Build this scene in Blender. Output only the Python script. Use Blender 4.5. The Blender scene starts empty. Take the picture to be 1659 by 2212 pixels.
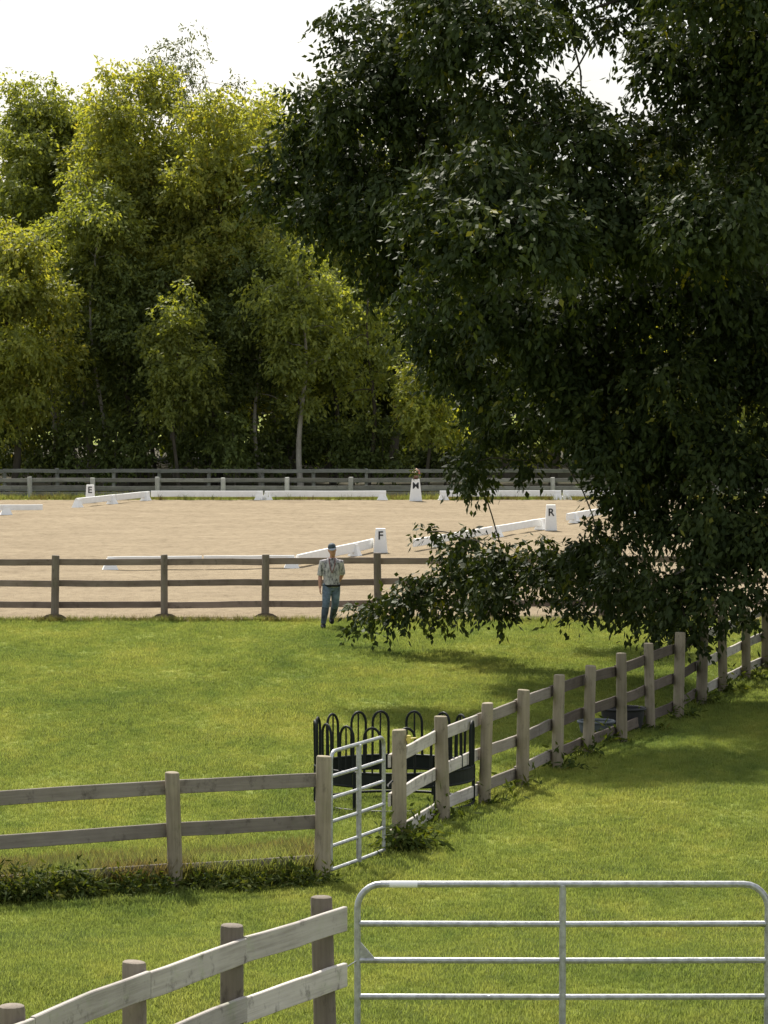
import bpy, math, random
import numpy as np
from mathutils import Vector, Matrix

random.seed(7)
rs = np.random.RandomState(11)
SC = bpy.context.scene
COL = SC.collection

# ------------------------------------------------------------------ camera
CAMH = 5.9
FPX = 7500.0                      # focal length for a frame 1659 wide x 2212 high
PITCH = math.atan((1106 - 729) / FPX)
cam_d = bpy.data.cameras.new('camera')
cam = bpy.data.objects.new('camera', cam_d)
COL.objects.link(cam)
cam.location = (0, 0, CAMH)
cam.rotation_euler = (math.pi / 2 - PITCH, 0, 0)
cam_d.sensor_fit = 'HORIZONTAL'
cam_d.sensor_width = 36
cam_d.lens = 36 * FPX / 1659
cam_d.clip_start = 0.5
cam_d.clip_end = 3000
SC.camera = cam

# ------------------------------------------------------------------ sky and sun
SUN_EL, SUN_AZ = 49, -15          # azimuth from +Y (away from the viewer), negative = to the left
w = bpy.data.worlds.new('World'); SC.world = w; w.use_nodes = True
nt = w.node_tree; nt.nodes.clear()
out = nt.nodes.new('ShaderNodeOutputWorld'); bg = nt.nodes.new('ShaderNodeBackground')
sky = nt.nodes.new('ShaderNodeTexSky'); sky.sky_type = 'NISHITA'; sky.sun_disc = False
sky.sun_elevation = math.radians(SUN_EL); sky.sun_rotation = math.radians(SUN_AZ)
sky.air_density = 1.0; sky.dust_density = 3.0
tc = nt.nodes.new('ShaderNodeTexCoord')
mp = nt.nodes.new('ShaderNodeMapping'); mp.inputs['Scale'].default_value = (1.0, 1.0, 3.0)
no = nt.nodes.new('ShaderNodeTexNoise'); no.inputs['Scale'].default_value = 2.6; no.inputs['Detail'].default_value = 6
rp = nt.nodes.new('ShaderNodeValToRGB')
rp.color_ramp.elements[0].position = 0.30; rp.color_ramp.elements[0].color = (0.5, 0.5, 0.5, 1)
rp.color_ramp.elements[1].position = 0.62; rp.color_ramp.elements[1].color = (0.96, 0.96, 0.96, 1)
mx = nt.nodes.new('ShaderNodeMix'); mx.data_type = 'RGBA'
cn = nt.nodes.new('ShaderNodeTexNoise'); cn.inputs['Scale'].default_value = 6.0; cn.inputs['Detail'].default_value = 5
cr_ = nt.nodes.new('ShaderNodeValToRGB')                 # thin cloud, from soft grey to bright white
cr_.color_ramp.elements[0].position = 0.40; cr_.color_ramp.elements[0].color = (0.66, 0.70, 0.74, 1)
cr_.color_ramp.elements[1].position = 0.60; cr_.color_ramp.elements[1].color = (1, 1, 1, 1)
cm = nt.nodes.new('ShaderNodeVectorMath'); cm.operation = 'SCALE'; cm.inputs['Scale'].default_value = 4.7
nt.links.new(mp.outputs['Vector'], cn.inputs['Vector']); nt.links.new(cn.outputs['Fac'], cr_.inputs['Fac'])
nt.links.new(cr_.outputs['Color'], cm.inputs[0]); nt.links.new(cm.outputs[0], mx.inputs[7])
nt.links.new(tc.outputs['Generated'], mp.inputs['Vector']); nt.links.new(mp.outputs['Vector'], no.inputs['Vector'])
nt.links.new(no.outputs['Fac'], rp.inputs['Fac']); nt.links.new(rp.outputs['Color'], mx.inputs[0])
nt.links.new(sky.outputs['Color'], mx.inputs[6]); nt.links.new(mx.outputs[2], bg.inputs['Color'])
bg.inputs['Strength'].default_value = 0.13
nt.links.new(bg.outputs[0], out.inputs[0])
sun_d = bpy.data.lights.new('sun', 'SUN'); sun = bpy.data.objects.new('sun', sun_d); COL.objects.link(sun)
sun_d.energy = 4.8; sun_d.angle = math.radians(1.5); sun_d.color = (1.0, 0.94, 0.84)
sd = Vector((math.sin(math.radians(SUN_AZ)) * math.cos(math.radians(SUN_EL)),
             math.cos(math.radians(SUN_AZ)) * math.cos(math.radians(SUN_EL)), math.sin(math.radians(SUN_EL))))
sun.rotation_euler = (-sd).to_track_quat('-Z', 'Y').to_euler()
sun.location = sd * 200
SC.view_settings.view_transform = 'Standard'; SC.view_settings.look = 'None'
SC.view_settings.exposure = 0.78; SC.view_settings.gamma = 1; SC.view_settings.use_curve_mapping = False
cy = SC.cycles
cy.use_denoising = True
cy.max_bounces = 8; cy.diffuse_bounces = 4; cy.glossy_bounces = 2; cy.transmission_bounces = 4
cy.transparent_max_bounces = 8; cy.sample_clamp_indirect = 4

# ------------------------------------------------------------------ places on the ground
def gp(x, y, z=0.0):
    """point of the plane at height z that lies in the direction of photo position (x, y)"""
    u = (x - 829.5) / FPX; v = (1106 - y) / FPX
    d = Vector((u, math.cos(PITCH) + v * math.sin(PITCH), -math.sin(PITCH) + v * math.cos(PITCH)))
    t = (z - CAMH) / d.z
    return Vector((d.x * t, d.y * t, z))
def dp(x, y, D):
    """point at distance D in the direction of photo position (x, y)"""
    u = (x - 829.5) / FPX; v = (1106 - y) / FPX
    d = Vector((u, math.cos(PITCH) + v * math.sin(PITCH), -math.sin(PITCH) + v * math.cos(PITCH)))
    d *= D / d.y
    return Vector((d.x, d.y, d.z + CAMH))
def sstep(a, b, t):
    t = np.clip((t - a) / (b - a), 0, 1); return t * t * (3 - 2 * t)
def zg(x, y):
    """height of the ground"""
    bank = 0.4 * (1 - sstep(29.0, 35.0, y))
    und = 0.02 * np.sin(x * 1.1 + y * 0.35) + 0.02 * np.sin(y * 0.8 - x * 0.5) + 0.012 * np.sin(x * 2.7 + 1.3) * np.sin(y * 1.9)
    und = und * (1 - sstep(66, 72, y))
    back = -0.25 * sstep(127, 131, y)
    return bank + und + back

# ------------------------------------------------------------------ materials
def newmat(name):
    m = bpy.data.materials.new(name); m.use_nodes = True
    n = m.node_tree.nodes; l = m.node_tree.links
    return m, n, l, n['Principled BSDF']
def ramp(n, stops, interp='LINEAR'):
    r = n.new('ShaderNodeValToRGB'); cr = r.color_ramp; cr.interpolation = interp
    while len(cr.elements) < len(stops): cr.elements.new(0.5)
    for e, (p, c) in zip(cr.elements, stops):
        e.position = p; e.color = (*c, 1)
    return r
def noise(n, l, vec, scale, detail=4, rough=0.55):
    t = n.new('ShaderNodeTexNoise'); t.inputs['Scale'].default_value = scale
    t.inputs['Detail'].default_value = detail; t.inputs['Roughness'].default_value = rough
    if vec is not None: l.new(vec, t.inputs['Vector'])
    return t
def mapping(n, l, vec, scale):
    m = n.new('ShaderNodeMapping'); m.inputs['Scale'].default_value = scale; l.new(vec, m.inputs['Vector']); return m.outputs['Vector']
def mix(n, l, a, b, fac, mode='MIX'):
    m = n.new('ShaderNodeMix'); m.data_type = 'RGBA'; m.blend_type = mode
    for sock, v in ((m.inputs[0], fac), (m.inputs[6], a), (m.inputs[7], b)):
        if hasattr(v, 'default_value') or hasattr(v, 'links'): l.new(v, sock)
        elif isinstance(v, (int, float)): sock.default_value = v
        else: sock.default_value = (*v, 1)
    return m.outputs[2]
def bump(n, l, h, strength, dist, bsdf):
    b = n.new('ShaderNodeBump'); b.inputs['Strength'].default_value = strength; b.inputs['Distance'].default_value = dist
    l.new(h, b.inputs['Height']); l.new(b.outputs['Normal'], bsdf.inputs['Normal'])

def wood(name, dark, mid, light, stain=0.5, axis='X', bs=0.5):
    m, n, l, p = newmat(name)
    t = n.new('ShaderNodeTexCoord'); oi = n.new('ShaderNodeObjectInfo')
    ad = n.new('ShaderNodeVectorMath'); ad.operation = 'ADD'
    sc = n.new('ShaderNodeVectorMath'); sc.operation = 'SCALE'; sc.inputs['Scale'].default_value = 37
    cx = n.new('ShaderNodeCombineXYZ')
    for i in range(3): l.new(oi.outputs['Random'], cx.inputs[i])
    l.new(cx.outputs[0], sc.inputs[0]); l.new(t.outputs['Object'], ad.inputs[0]); l.new(sc.outputs[0], ad.inputs[1])
    v = ad.outputs[0]
    g = noise(n, l, mapping(n, l, v, (1.5, 40, 40) if axis == 'X' else (30, 30, 1.5)), 1.0, 6, 0.65)
    b = noise(n, l, v, 2.2, 5)
    r = ramp(n, [(0.25, dark), (0.5, mid), (0.8, light)])
    ma = n.new('ShaderNodeMath'); ma.operation = 'ADD'
    mb = n.new('ShaderNodeMath'); mb.operation = 'MULTIPLY'; mb.inputs[1].default_value = 0.5
    l.new(g.outputs['Fac'], ma.inputs[0]); l.new(b.outputs['Fac'], ma.inputs[1]); l.new(ma.outputs[0], mb.inputs[0])
    l.new(mb.outputs[0], r.inputs['Fac'])
    # stains and knots
    s = noise(n, l, mapping(n, l, v, (4, 3, 3) if axis == 'X' else (5, 5, 2.5)), 1.6, 7, 0.7)
    sr = ramp(n, [(0.56, (0, 0, 0)), (0.70, (1, 1, 1))]); l.new(s.outputs['Fac'], sr.inputs['Fac'])
    sm = n.new('ShaderNodeMath'); sm.operation = 'MULTIPLY'; sm.inputs[1].default_value = stain
    l.new(sr.outputs['Color'], sm.inputs[0])
    c = mix(n, l, r.outputs['Color'], tuple(x * 0.45 for x in dark), sm.outputs[0])
    # greenish algae
    a = noise(n, l, v, 5.0, 6, 0.7); ar = ramp(n, [(0.55, (0, 0, 0)), (0.75, (0.5, 0.5, 0.5))]); l.new(a.outputs['Fac'], ar.inputs['Fac'])
    c = mix(n, l, c, (mid[0] * 0.75, mid[1] * 0.95, mid[2] * 0.6), ar.outputs['Color'])
    vr = n.new('ShaderNodeMapRange'); vr.inputs['To Min'].default_value = 0.78; vr.inputs['To Max'].default_value = 1.18
    l.new(oi.outputs['Random'], vr.inputs['Value'])
    hs = n.new('ShaderNodeHueSaturation'); l.new(c, hs.inputs['Color']); l.new(vr.outputs[0], hs.inputs['Value'])
    l.new(hs.outputs['Color'], p.inputs['Base Color'])
    p.inputs['Roughness'].default_value = 0.85; p.inputs['Specular IOR Level'].default_value = 0.2
    bump(n, l, g.outputs['Fac'], bs, 0.006, p)
    return m
M = {}
M['board_silver'] = wood('board_silver', (0.20, 0.175, 0.16), (0.43, 0.395, 0.36), (0.56, 0.525, 0.485), 0.9)
M['board_grey'] = wood('board_grey', (0.12, 0.10, 0.085), (0.235, 0.205, 0.175), (0.34, 0.305, 0.265), 0.7)
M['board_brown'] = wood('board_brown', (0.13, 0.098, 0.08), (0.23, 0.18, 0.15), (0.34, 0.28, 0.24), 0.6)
M['board_shaded'] = wood('board_shaded', (0.06, 0.047, 0.038), (0.12, 0.096, 0.078), (0.19, 0.16, 0.135), 0.6)  # plank colour darkened to carry backlight and the big tree's shade
M['board_far'] = wood('board_far', (0.09, 0.09, 0.08), (0.17, 0.17, 0.152), (0.27, 0.27, 0.245), 0.5)
M['post_tan'] = wood('post_tan', (0.12, 0.098, 0.066), (0.24, 0.205, 0.148), (0.36, 0.31, 0.23), 0.6, 'Z')
M['post_brown'] = wood('post_brown', (0.105, 0.085, 0.066), (0.19, 0.16, 0.128), (0.28, 0.245, 0.20), 0.7, 'Z')
M['post_grey'] = wood('post_grey', (0.20, 0.20, 0.18), (0.36, 0.36, 0.33), (0.48, 0.48, 0.45), 0.3, 'Z')
M['bark'] = wood('bark', (0.03, 0.026, 0.02), (0.07, 0.06, 0.045), (0.12, 0.105, 0.085), 0.5, 'Z', 0.9)
M['bark_pale'] = wood('bark_pale', (0.14, 0.13, 0.11), (0.28, 0.26, 0.22), (0.42, 0.40, 0.35), 0.5, 'Z', 0.6)

def plain(name, col, rough=0.5, metal=0.0, spec=0.5, var=0.15, scale=8, bmp=0.0):
    m, n, l, p = newmat(name)
    t = n.new('ShaderNodeTexCoord')
    x = noise(n, l, t.outputs['Object'], scale, 5, 0.6)
    r = ramp(n, [(0.3, tuple(c * (1 - var) for c in col)), (0.7, tuple(min(1, c * (1 + var)) for c in col))])
    l.new(x.outputs['Fac'], r.inputs['Fac']); l.new(r.outputs['Color'], p.inputs['Base Color'])
    rr = n.new('ShaderNodeMapRange'); rr.inputs['To Min'].default_value = max(0, rough - 0.1); rr.inputs['To Max'].default_value = min(1, rough + 0.12)
    l.new(x.outputs['Fac'], rr.inputs['Value']); l.new(rr.outputs[0], p.inputs['Roughness'])
    p.inputs['Metallic'].default_value = metal; p.inputs['Specular IOR Level'].default_value = spec
    if bmp: bump(n, l, x.outputs['Fac'], bmp, 0.01, p)
    return m
M['galv'] = plain('galvanised_steel', (0.40, 0.41, 0.42), 0.45, 0.7, 0.5, 0.28, 18, 0.3)
M['sticker'] = plain('sticker', (0.80, 0.80, 0.82), 0.35, 0, 0.5, 0.03)
M['white'] = plain('white_plastic', (0.82, 0.82, 0.80), 0.5, 0, 0.4, 0.05, 5)
M['black_letter'] = plain('black_letter', (0.015, 0.015, 0.017), 0.5)
M['black_metal'] = plain('black_metal', (0.008, 0.011, 0.010), 0.6, 0, 0.2, 0.3, 10)
M['rubber'] = plain('black_rubber', (0.016, 0.016, 0.017), 0.55, 0, 0.4, 0.3, 6)
M['grey_plastic'] = plain('grey_plastic', (0.10, 0.115, 0.125), 0.6, 0, 0.3, 0.2, 6)
M['yellow'] = plain('yellow_plastic', (0.62, 0.50, 0.12), 0.6)
M['skin'] = plain('skin', (0.46, 0.235, 0.165), 0.5, 0, 0.4, 0.1, 12)
M['denim'] = plain('denim', (0.125, 0.165, 0.215), 0.85, 0, 0.1, 0.5, 9, 0.6)
M['dark_cloth'] = plain('dark_cloth', (0.018, 0.019, 0.022), 0.85, 0, 0.08, 0.3, 14)
M['chap'] = plain('chap_cloth', (0.060, 0.075, 0.098), 0.85, 0, 0.08, 0.6, 10, 0.5)
M['cap'] = plain('cap_cloth', (0.055, 0.075, 0.095), 0.7, 0, 0.2, 0.25, 20)
M['cap_light'] = plain('cap_light', (0.32, 0.36, 0.40), 0.7, 0, 0.2, 0.2, 20)
M['hair'] = plain('hair', (0.03, 0.022, 0.016), 0.6)
M['lanyard'] = plain('lanyard', (0.22, 0.10, 0.10), 0.7)
M['flower'] = plain('flower', (0.52, 0.22, 0.17), 0.7, 0, 0.2, 0.5, 30)
M['flower_white'] = plain('flower_white', (0.62, 0.55, 0.42), 0.7, 0, 0.2, 0.3, 30)

def shirt_mat():
    m, n, l, p = newmat('shirt_cloth')
    t = n.new('ShaderNodeTexCoord')
    a = noise(n, l, mapping(n, l, t.outputs['Object'], (1, 1, 0.5)), 16, 5, 0.7)
    r = ramp(n, [(0.38, (0.08, 0.08, 0.085)), (0.48, (0.32, 0.305, 0.315)), (0.62, (0.54, 0.515, 0.53))])
    l.new(a.outputs['Fac'], r.inputs['Fac']); l.new(r.outputs['Color'], p.inputs['Base Color'])
    p.inputs['Roughness'].default_value = 0.9; p.inputs['Specular IOR Level'].default_value = 0.1
    return m
M['shirt'] = shirt_mat()

def leaf_mat(name, stops, trans=0.35, rough=0.45, spec=0.4, tcol=1.25):
    m, n, l, p = newmat(name)
    a = n.new('ShaderNodeAttribute'); a.attribute_name = 'tint'
    r = ramp(n, stops); l.new(a.outputs['Fac'], r.inputs['Fac'])
    oi = n.new('ShaderNodeObjectInfo')
    vr = n.new('ShaderNodeMapRange'); vr.inputs['To Min'].default_value = 0.85; vr.inputs['To Max'].default_value = 1.15
    l.new(oi.outputs['Random'], vr.inputs['Value'])
    hs = n.new('ShaderNodeHueSaturation'); l.new(r.outputs['Color'], hs.inputs['Color']); l.new(vr.outputs[0], hs.inputs['Value'])
    l.new(hs.outputs['Color'], p.inputs['Base Color'])
    p.inputs['Roughness'].default_value = rough; p.inputs['Specular IOR Level'].default_value = spec
    tr = n.new('ShaderNodeBsdfTranslucent')
    tcn = mix(n, l, hs.outputs['Color'], (tcol * 1.1, tcol, 0.35), 1.0, 'MULTIPLY'); l.new(tcn, tr.inputs['Color'])
    ms = n.new('ShaderNodeMixShader'); ms.inputs[0].default_value = trans
    l.new(p.outputs[0], ms.inputs[1]); l.new(tr.outputs[0], ms.inputs[2])
    l.new(ms.outputs[0], n['Material Output'].inputs['Surface'])
    return m
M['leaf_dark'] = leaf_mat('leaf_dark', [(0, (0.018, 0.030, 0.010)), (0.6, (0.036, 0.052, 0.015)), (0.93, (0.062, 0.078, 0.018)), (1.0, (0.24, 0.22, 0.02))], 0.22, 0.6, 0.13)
M['leaf_mid'] = leaf_mat('leaf_mid', [(0, (0.115, 0.15, 0.045)), (0.6, (0.235, 0.275, 0.078)), (1, (0.34, 0.365, 0.10))], 0.58, 0.55, 0.2)
M['leaf_yellow'] = leaf_mat('leaf_yellow', [(0, (0.155, 0.195, 0.050)), (0.6, (0.295, 0.325, 0.085)), (0.94, (0.39, 0.39, 0.10)), (1, (0.40, 0.27, 0.07))], 0.60, 0.55, 0.2)
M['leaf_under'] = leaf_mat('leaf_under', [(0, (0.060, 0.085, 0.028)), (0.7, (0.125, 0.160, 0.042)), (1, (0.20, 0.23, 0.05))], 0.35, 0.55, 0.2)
M['leaf_grey'] = leaf_mat('leaf_grey', [(0, (0.05, 0.07, 0.03)), (0.6, (0.09, 0.11, 0.05)), (1, (0.15, 0.155, 0.05))], 0.4)
M['weed'] = leaf_mat('weed_leaf', [(0, (0.03, 0.05, 0.014)), (0.6, (0.075, 0.10, 0.022)), (1, (0.17, 0.17, 0.05))], 0.4, 0.75, 0.08)

def grass_colour(n, l):
    g = n.new('ShaderNodeNewGeometry'); pos = g.outputs['Position']
    a = noise(n, l, mapping(n, l, pos, (1, 0.4, 1)), 0.32, 6, 0.65)
    b = noise(n, l, mapping(n, l, pos, (1, 0.5, 1)), 2.6, 4, 0.6)
    r = ramp(n, [(0.37, (0.132, 0.182, 0.036)), (0.5, (0.215, 0.254, 0.049)), (0.63, (0.295, 0.304, 0.062))])
    ad = n.new('ShaderNodeMath'); ad.operation = 'MULTIPLY_ADD'; ad.inputs[1].default_value = 0.35
    mu = n.new('ShaderNodeMath'); mu.operation = 'MULTIPLY'; mu.inputs[1].default_value = 0.65
    l.new(a.outputs['Fac'], mu.inputs[0]); l.new(b.outputs['Fac'], ad.inputs[0]); l.new(mu.outputs[0], ad.inputs[2])
    l.new(ad.outputs[0], r.inputs['Fac'])
    return r.outputs['Color'], pos
def turf_mat():
    m, n, l, p = newmat('turf')
    c, pos = grass_colour(n, l)
    d = noise(n, l, pos, 22, 6, 0.7)
    dr = ramp(n, [(0.3, (0.55, 0.55, 0.5)), (0.7, (1.1, 1.1, 1.1))]); l.new(d.outputs['Fac'], dr.inputs['Fac'])
    c = mix(n, l, c, dr.outputs['Color'], 1.0, 'MULTIPLY')
    l.new(c, p.inputs['Base Color']); p.inputs['Roughness'].default_value = 0.95; p.inputs['Specular IOR Level'].default_value = 0.1
    bump(n, l, d.outputs['Fac'], 0.8, 0.03, p)
    return m
M['turf'] = turf_mat()
def blade_mat(name, dry=False):
    m, n, l, p = newmat(name)
    c, pos = grass_colour(n, l)
    oi = n.new('ShaderNodeObjectInfo')
    vr = n.new('ShaderNodeMapRange'); vr.inputs['To Min'].default_value = 0.85; vr.inputs['To Max'].default_value = 1.18
    l.new(oi.outputs['Random'], vr.inputs['Value'])
    hs = n.new('ShaderNodeHueSaturation'); l.new(c, hs.inputs['Color']); l.new(vr.outputs[0], hs.inputs['Value'])
    col = hs.outputs['Color']
    if dry:
        dn = noise(n, l, pos, 1.1, 4, 0.6); drp = ramp(n, [(0.40, (0, 0, 0)), (0.62, (1, 1, 1))]); l.new(dn.outputs['Fac'], drp.inputs['Fac'])
        col = mix(n, l, col, (0.17, 0.135, 0.035), drp.outputs['Color'])
    l.new(col, p.inputs['Base Color']); p.inputs['Roughness'].default_value = 0.6; p.inputs['Specular IOR Level'].default_value = 0.25
    tr = n.new('ShaderNodeBsdfTranslucent'); l.new(col, tr.inputs['Color'])
    ms = n.new('ShaderNodeMixShader'); ms.inputs[0].default_value = 0.5
    l.new(p.outputs[0], ms.inputs[1]); l.new(tr.outputs[0], ms.inputs[2]); l.new(ms.outputs[0], n['Material Output'].inputs['Surface'])
    return m
M['blade'] = blade_mat('grass_blade'); M['blade_dry'] = blade_mat('grass_blade_dry', True)
def sand_mat():
    m, n, l, p = newmat('sand')
    g = n.new('ShaderNodeNewGeometry'); pos = g.outputs['Position']
    a = noise(n, l, mapping(n, l, pos, (0.6, 1.0, 1)), 0.6, 6, 0.68)
    b = noise(n, l, mapping(n, l, pos, (1, 0.55, 1)), 3.2, 7, 0.75)
    r = ramp(n, [(0.3, (0.205, 0.162, 0.104)), (0.7, (0.275, 0.223, 0.147))]); l.new(a.outputs['Fac'], r.inputs['Fac'])
    r2 = ramp(n, [(0.34, (0.76, 0.74, 0.72)), (0.5, (0.98, 0.97, 0.96)), (0.68, (1.10, 1.10, 1.10))]); l.new(b.outputs['Fac'], r2.inputs['Fac'])
    l.new(mix(n, l, r.outputs['Color'], r2.outputs['Color'], 1.0, 'MULTIPLY'), p.inputs['Base Color'])
    p.inputs['Roughness'].default_value = 0.95; p.inputs['Specular IOR Level'].default_value = 0.1
    bump(n, l, b.outputs['Fac'], 0.9, 0.10, p)
    return m
M['sand'] = sand_mat()
M['soil'] = plain('soil', (0.10, 0.075, 0.05), 0.95, 0, 0.1, 0.35, 9, 0.8)

# ------------------------------------------------------------------ mesh helpers
class MB:
    def __init__(s): s.v = []; s.f = []
    def ring_loft(s, rings, cap=True):
        n = len(rings[0]); b = len(s.v)
        for r in rings: s.v += [tuple(p) for p in r]
        for i in range(len(rings) - 1):
            for j in range(n):
                a = b + i * n + j; c = b + i * n + (j + 1) % n
                s.f.append((a, c, c + n, a + n))
        if cap:
            s.f.append(tuple(b + j for j in reversed(range(n))))
            s.f.append(tuple(b + (len(rings) - 1) * n + j for j in range(n)))
    def tube(s, pts, rad, n=8, cap=True, flat=None):
        pts = [Vector(p) for p in pts]
        if not hasattr(rad, '__len__'): rad = [rad] * len(pts)
        rings = []; prev = None
        for i, p in enumerate(pts):
            t = (pts[min(i + 1, len(pts) - 1)] - pts[max(i - 1, 0)]).normalized()
            if prev is None:
                prev = Vector((1, 0, 0)) if abs(t.x) < 0.8 else Vector((0, 1, 0))
            a = (prev - t * prev.dot(t)).normalized(); bb = t.cross(a); prev = a
            rings.append([p + (a * math.cos(q) + bb * math.sin(q)) * rad[i] for q in (2 * math.pi * k / n for k in range(n))])
        s.ring_loft(rings, cap)
    def box(s, lo, hi, M4=None):
        b = len(s.v)
        for z in (lo[2], hi[2]):
            for x, y in ((lo[0], lo[1]), (hi[0], lo[1]), (hi[0], hi[1]), (lo[0], hi[1])):
                p = Vector((x, y, z)); s.v.append(tuple(M4 @ p if M4 else p))
        for q in ((3, 2, 1, 0), (4, 5, 6, 7), (0, 1, 5, 4), (1, 2, 6, 5), (2, 3, 7, 6), (3, 0, 4, 7)):
            s.f.append(tuple(b + k for k in q))
    def ellipsoid(s, c, r, nu=12, nv=8):
        rings = []
        for i in range(nv + 1):
            th = math.pi * (0.02 + 0.96 * i / nv)
            rings.append([(c[0] + r[0] * math.sin(th) * math.cos(2 * math.pi * j / nu), c[1] + r[1] * math.sin(th) * math.sin(2 * math.pi * j / nu),
                           c[2] - r[2] * math.cos(th)) for j in range(nu)])
        s.ring_loft(rings)
    def build(s, name, mat, parent=None, smooth=True, matrix=None):
        me = bpy.data.meshes.new(name); me.from_pydata(s.v, [], s.f); me.update()
        if smooth:
            me.polygons.foreach_set('use_smooth', [True] * len(me.polygons))
            me.set_sharp_from_angle(angle=math.radians(42))
        me.materials.append(mat)
        return link(name, me, parent, matrix)
def link(name, me, parent=None, matrix=None):
    o = bpy.data.objects.new(name, me); COL.objects.link(o)
    if parent: o.parent = parent
    if matrix is not None: o.matrix_local = matrix
    return o
def tag(o, label=None, cat=None, group=None, kind=None):
    if label: o['label'] = label
    if cat: o['category'] = cat
    if group: o['group'] = group
    if kind: o['kind'] = kind
    return o
def thing(name, label, cat, loc=(0, 0, 0), rz=0, group=None):
    o = bpy.data.objects.new(name, None); COL.objects.link(o); o.location = loc; o.rotation_euler = (0, 0, rz)
    o.empty_display_size = 0.2
    return tag(o, label, cat, group)

def quad_cloud(name, co, tint, mat, parent=None):
    """co: (n,4,3) array of four-cornered leaves"""
    n = len(co); me = bpy.data.meshes.new(name)
    me.vertices.add(n * 4); me.vertices.foreach_set('co', co.astype(np.float32).ravel())
    me.loops.add(n * 4); me.loops.foreach_set('vertex_index', np.arange(n * 4, dtype=np.int32))
    me.polygons.add(n); me.polygons.foreach_set('loop_start', np.arange(0, n * 4, 4, dtype=np.int32))
    me.update(calc_edges=True)
    a = me.attributes.new('tint', 'FLOAT', 'FACE'); a.data.foreach_set('value', np.asarray(tint, dtype=np.float32))
    me.materials.append(mat)
    return link(name, me, parent)
def unit(a): return a / (np.linalg.norm(a, axis=-1, keepdims=True) + 1e-9)
def leaf_quads(P, d, nrm, L, W, fold=0.25):
    d = unit(d); nrm = unit(nrm - d * np.sum(nrm * d, -1, keepdims=True)); s = np.cross(d, nrm)
    L = L[:, None]; W = W[:, None]
    mid = P + d * L * 0.42
    tip = P + d * L - nrm * L * 0.18
    return np.stack([P, mid + s * W * 0.5 - nrm * W * fold, tip, mid - s * W * 0.5 - nrm * W * fold], 1)

def lobe_leaves(c, r, n, L, W, droop=0.5, per=9, rg=rs, fill=0.45, upn=0.8):
    """leaves in drooping sprays through and over one leafy bough with centre c and radii r"""
    nt_ = max(2, n // per)
    u = unit(rg.normal(size=(nt_, 3)))
    rad = fill + (1.0 - fill) * rg.random_sample((nt_, 1)) ** 0.6
    rad = rad * (1 + 0.16 * np.sin(u[:, :1] * 5 + c[0]) * np.sin(u[:, 2:] * 6 + c[2]) + 0.10 * rg.normal(size=(nt_, 1)))
    O = np.array(c) + u * rad * np.array(r)
    tw = unit(u * [1, 1, 0.5] + rg.normal(size=(nt_, 3)) * 0.55 + np.array([0, 0, -droop * 0.6]))
    k = per
    t = (np.arange(k) / k)[None, :, None]
    tl = L * 2.6 * (0.6 + 0.8 * rg.random_sample((nt_, 1, 1)))
    P = O[:, None, :] + tw[:, None, :] * t * tl + np.array([0, 0, -1.0]) * (t ** 2) * tl * droop * 0.6
    P = P + rg.normal(size=(nt_, k, 3)) * L * 0.28
    d = tw[:, None, :] + rg.normal(size=(nt_, k, 3)) * 0.65 + np.array([0, 0, -droop])
    nr = np.array([0, 0, upn]) + u[:, None, :] * 0.6 + rg.normal(size=(nt_, k, 3)) * 0.5
    P = P.reshape(-1, 3); m = len(P)
    ll = L * (0.65 + 0.7 * rg.random_sample(m)); ww = W * (0.7 + 0.6 * rg.random_sample(m))
    tone = np.clip(np.repeat(0.45 + 0.17 * rg.normal(size=nt_), k) + 0.13 * rg.normal(size=m), 0, 0.96)
    return leaf_quads(P, d.reshape(-1, 3), nr.reshape(-1, 3), ll, ww), tone

def limb(mb, a, b, r0, r1, sag=0.15, n=7, seg=7, rg=random):
    a = Vector(a); b = Vector(b); L = (b - a).length
    pts = []
    j1 = Vector((rg.uniform(-1, 1), rg.uniform(-1, 1), rg.uniform(-0.5, 0.5))) * L * 0.06
    for i in range(seg + 1):
        t = i / seg
        p = a.lerp(b, t) + Vector((0, 0, sag * L * math.sin(math.pi * t))) + j1 * math.sin(2 * math.pi * t)
        pts.append(p)
    mb.tube(pts, [r0 + (r1 - r0) * (i / seg) ** 0.8 for i in range(seg + 1)], n)
    return pts

# ------------------------------------------------------------------ ground
def terrain():
    xs = np.unique(np.concatenate([[-900, -400, -200, -100, -60, -40], np.arange(-26, 26.1, 0.75), [40, 60, 100, 200, 400, 900]]))
    ys = np.unique(np.concatenate([[-60, -30, -10, 0, 8, 14], np.arange(18, 75, 0.75), np.arange(75, 126, 5), np.arange(126, 134, 1), [145, 170, 220, 400, 900, 1600]]))
    X, Y = np.meshgrid(xs, ys); Z = zg(X, Y)
    inside = (Y > 73.0) & (Y < 125.5)
    Z = np.where(inside, Z - 0.03, Z)
    nx, ny = len(xs), len(ys)
    v = np.stack([X, Y, Z], -1).reshape(-1, 3).tolist()
    f = [(j * nx + i, j * nx + i + 1, (j + 1) * nx + i + 1, (j + 1) * nx + i) for j in range(ny - 1) for i in range(nx - 1)]
    mb = MB(); mb.v = v; mb.f = f
    tag(mb.build('ground', M['turf']), kind='structure')
terrain()
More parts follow.
